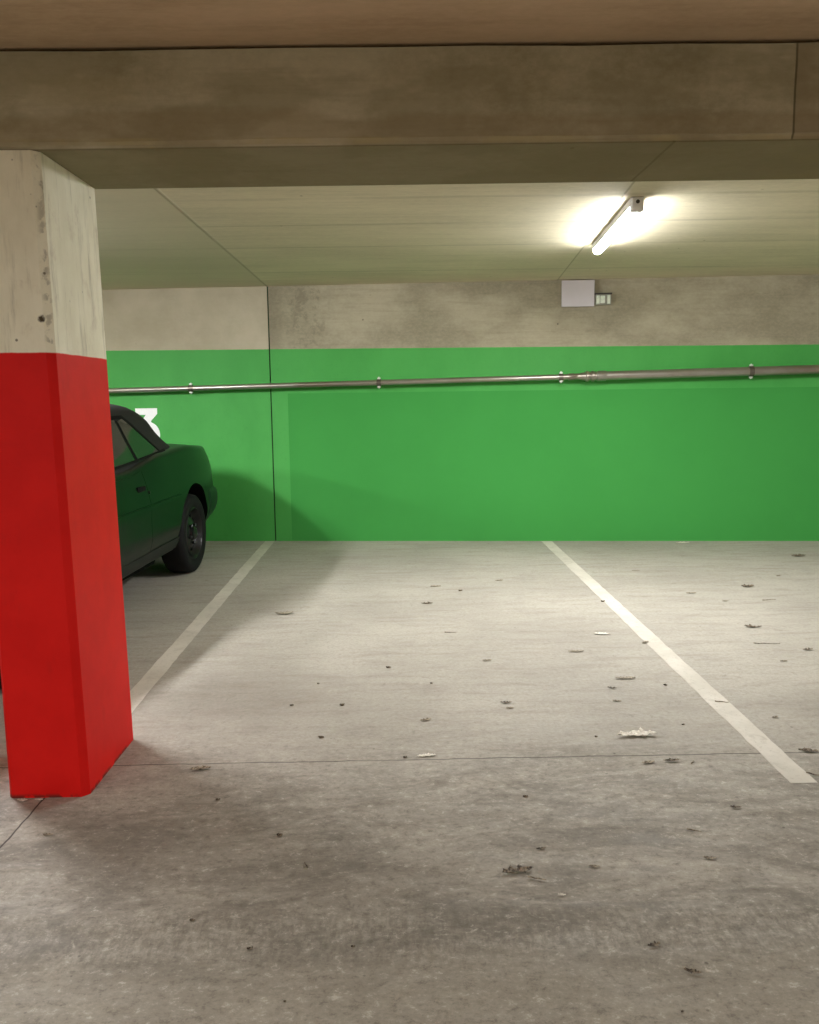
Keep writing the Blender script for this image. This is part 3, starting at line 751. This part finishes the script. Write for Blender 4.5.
# x, y, size, form, tone, turn, label (None: a crumb like all the others)
LEAVES = [
 (.947, 3.225, .150, 'oak', 'pale', .15, 'large pale torn leaf lying alone before the floor joint, left of the open bay line'),
 (1.010, 2.985, .052, 'curl', 'dark', -.1, 'dark curled leaf on the near side of the floor joint, beyond a thin brown leaf'),
 (.921, 2.978, .050, 'flat', 'brown', .1, 'thin brown leaf beside the dark curled one near the floor joint'),
 (1.085, 2.971, .034, 'twig', 'brown', 1.0, 'short slanting twig near the floor joint, next to the dark curled leaf'),
 (1.551, 3.048, .062, 'curl', 'dark', -.3, 'dark crumpled leaf on the floor joint right of the open bay line'),
 (1.475, 2.850, .050, 'twig', 'dark', -.6, 'dark twig at the near end of the open bay line'),
 (.994, 3.787, .038, 'curl', 'dark', -.4, 'small dark leaf, lower left of the two dark specks by the flat brown leaf'),
 (.973, 3.620, .038, 'flat', 'brown', -.2, 'small brown leaf a little behind the large pale leaf'),
 (1.092, 3.921, .092, 'flat', 'grey', .15, 'long flat greyish leaf left of the open bay line, halfway along'),
 (1.253, 3.818, .022, 'crumb', 'dark', 0, None),
 (2.473, 5.828, .085, 'curl', 'dark', .2, 'dark boat-shaped curled leaf in the right bay, well back from the drive lane'),
 (3.353, 6.916, .114, 'curl', 'dark', 0, 'dark long leaf farthest right, close to the green wall'),
 (2.849, 6.170, .046, 'flat', 'brown', .1, 'small brown leaf between the boat-shaped leaf and the one by the wall'),
 (2.447, 5.423, .092, 'twig', 'brown', .05, 'thin twig in front of the boat-shaped curled leaf'),
 (2.157, 5.420, .040, 'flat', 'brown', 0, 'small flat leaf left of the thin twig in the right bay'),
 (2.070, 4.784, .092, 'oak', 'dark', -.1, 'ragged dark brown leaf in the middle of the right bay'),
 (2.004, 4.441, .136, 'twig', 'dark', -.12, 'long broken stalk before the ragged dark leaf in the right bay'),
 (2.171, 4.323, .052, 'curl', 'dark', 0, 'dark small leaf at the right end of the long broken stalk'),
 (1.958, 4.140, .036, 'curl', 'brown', .1, 'small brown leaf in front of the long broken stalk'),
 (1.167, 4.690, .088, 'flat', 'pale', 0, 'faint pale leaf just left of the open bay line'),
 (1.359, 4.507, .055, 'oak', 'grey', .5, 'small greyish leaf touching the left edge of the open bay line'),
 (1.363, 5.462, .034, 'crumb', 'dark', 0, None),
 (.948, 4.364, .082, 'flat', 'grey', .1, 'greyish leaf left of the faint pale one in the empty bay'),
 (.477, 3.620, .046, 'curl', 'dark', -.2, 'rear one of two little dark leaves in the middle of the empty bay'),
 (.486, 3.558, .036, 'flat', 'brown', .2, 'front one of two little leaves in the middle of the empty bay'),
 (.786, 3.229, .016, 'crumb', 'dark', 0, None), (1.173, 3.337, .016, 'crumb', 'dark', 0, None),
 (1.578, 3.393, .030, 'curl', 'brown', .4, 'little brown leaf right of the open bay line near the floor joint'),
 (1.855, 6.431, .062, 'flat', 'grey', 0, 'flat greyish leaf right of the open bay line, near the wall'),
 (2.013, 5.655, .068, 'flat', 'brown', 0, 'flat brown leaf lying beyond the boat-shaped leaf, toward the open bay line'),
 (2.618, 7.62, .126, 'oak', 'pale', 0, 'white scrap at the foot of the green wall'),
 (1.429, 3.582, .060, 'twig', 'brown', -.3, 'brown stalk lying on the open bay line'),
 (.279, 5.980, .072, 'oak', 'brown', .1, 'brown leaf farthest back in the middle of the empty bay'),
 (.448, 5.840, .034, 'crumb', 'dark', 0, None),
 (.196, 5.471, .066, 'curl', 'dark', 0, 'dark flat-lying leaf in front of the farthest brown leaf'),
 (.307, 4.771, .068, 'twig', 'dark', -.1, 'dark broken stalk in the middle of the empty bay'),
 (.460, 4.235, .042, 'curl', 'brown', 0, 'small curled leaf right of the middle of the empty bay, before the dark stalk'),
 (-.046, 4.148, .030, 'crumb', 'dark', 0, None),
 (-.717, 5.273, .112, 'oak', 'grey', .1, 'greyish ragged leaf near the bay line beside the car'),
 (-.248, 3.631, .028, 'crumb', 'dark', 0, None), (-.313, 3.271, .028, 'crumb', 'dark', 0, None), (-.381, 3.923, .015, 'crumb', 'dark', 0, None),
 (.113, 3.435, .050, 'oak', 'brown', .3, 'brown leaf behind the floor joint in the middle of the empty bay'),
 (.758, 6.154, .058, 'flat', 'brown', 0, 'thin brown leaf far back, between the farthest leaf and the open bay line'),
 (.022, 3.065, .020, 'crumb', 'dark', 0, None),
 (.104, 3.072, .068, 'flat', 'pale', .1, 'pale leaf lying on the floor joint in the empty bay'),
 (-.473, 3.638, .022, 'crumb', 'dark', 0, None), (.428, 2.728, .020, 'crumb', 'dark', 0, None),
 (1.104, 2.622, .032, 'curl', 'dark', -.1, 'little dark leaf in the drive lane beside the open bay line end'),
 (.422, 2.392, .030, 'flat', 'dark', .3, 'little dark leaf above the crushed leaf in the drive lane'),
 (.331, 2.268, .085, 'oak', 'dark', .35, 'dark crushed leaf, the largest in the drive lane'),
 (.383, 2.228, .052, 'twig', 'brown', -.3, 'brown stalk in front of the dark crushed leaf'),
 (.438, 2.150, .020, 'oak', 'pale', 0, 'tiny pale scrap in front of the dark crushed leaf'),
 (.559, 2.288, .030, 'flat', 'brown', 0, 'little brown leaf right of the dark crushed leaf'),
 (.906, 2.320, .036, 'flat', 'brown', -.2, 'brown leaf by itself in the drive lane, right of the crushed leaf'),
 (.622, 1.929, .036, 'oak', 'dark', .3, 'dark ragged leaf nearest the viewer but one'),
 (.684, 1.828, .034, 'curl', 'dark', -.4, 'dark curled leaf nearest the viewer, on the smooth floor'),
 (.617, 1.701, .009, 'crumb', 'dark', 0, None),
 (.916, 2.476, .044, 'twig', 'brown', -.4, 'slanting brown stalk in the drive lane before the open bay line'),
 (-.734, 2.991, .072, 'oak', 'brown', .2, 'brown crumpled leaf on the floor joint right of the red pillar'),
 (-.375, 2.501, .026, 'crumb', 'dark', 0, None), (-.276, 2.326, .034, 'twig', 'dark', 1.9, 'short dark twig pointing toward the viewer in the drive lane'),
 (-.266, 1.762, .009, 'crumb', 'dark', 0, None), (-.122, 1.951, .015, 'crumb', 'dark', 0, None), (-.376, 1.952, .018, 'crumb', 'dark', 0, None),
 (-1.290, 2.772, .034, 'oak', 'pale', 0, 'pale flake of paint at the front left foot of the red pillar'),
 (-1.235, 2.775, .028, 'flat', 'pale', .1, 'pale flake of paint at the middle of the red pillar foot'),
 (-1.108, 2.536, .032, 'flat', 'brown', 0, 'little brown leaf in front of the red pillar'),
 (-.547, 2.072, .016, 'crumb', 'dark', 0, None), (.16, 3.9, .018, 'crumb', 'dark', 0, None), (-.62, 2.75, .02, 'crumb', 'dark', 0, None)]
for i, (x, y, s, form, tone, turn, label) in enumerate(LEAVES):
    rnd = random.Random(100+i)
    if form == 'oak': bm = blade(s, rnd, .42, .05, .28)
    elif form == 'curl': bm = blade(s*1.1, rnd, .22, .06, .42)
    elif form == 'flat': bm = blade(s, rnd, .25, .02, .14)
    elif form == 'twig': bm = twig(s, rnd)
    else: bm = crumb(s, rnd)
    nm = {'twig': 'twig', 'crumb': 'leaf_crumb'}.get(form, 'dry_leaf')
    if label and ('flake' in label or 'scrap' in label): nm = 'pale_scrap'
    o = link(nm, bm, M_leaf[tone], None, form != 'crumb')
    o.location = (x, y, 0); o.rotation_euler = (0, 0, turn)
    if label: tag(o, label, {'twig': 'twig', 'pale_scrap': 'scrap'}.get(nm, 'leaf'), G)
    else: tag(o, CR, 'leaf crumb', 'dark leaf crumbs')

# ------------------------------------------------------------------ world, camera, view
wd = bpy.data.worlds.new('World'); bpy.context.scene.world = wd; wd.use_nodes = True
wd.node_tree.nodes['Background'].inputs[0].default_value = (.5, .5, .45, 1); wd.node_tree.nodes['Background'].inputs[1].default_value = .2
cam = bpy.data.cameras.new('camera'); co = bpy.data.objects.new('camera', cam); C.objects.link(co)
R_ = Vector((.99976599, -.01807052, -.01189233)); D_ = Vector((-.01419061, -.13290575, -.99102709)); F_ = Vector((.01632782, .99096393, -.13313108))
mw = Matrix((( R_.x, -D_.x, -F_.x, 0), (R_.y, -D_.y, -F_.y, 0), (R_.z, -D_.z, -F_.z, 1.35), (0, 0, 0, 1)))
co.matrix_world = mw
cam.sensor_fit = 'VERTICAL'; cam.sensor_height = 36; cam.lens = 850/1024*36; cam.clip_start = .05
sc = bpy.context.scene; sc.camera = co
sc.view_settings.view_transform = 'Standard'; sc.view_settings.look = 'None'; sc.view_settings.exposure = .12; sc.view_settings.gamma = 1
sc.cycles.use_denoising = True
sc.cycles.max_bounces = 10; sc.cycles.diffuse_bounces = 6
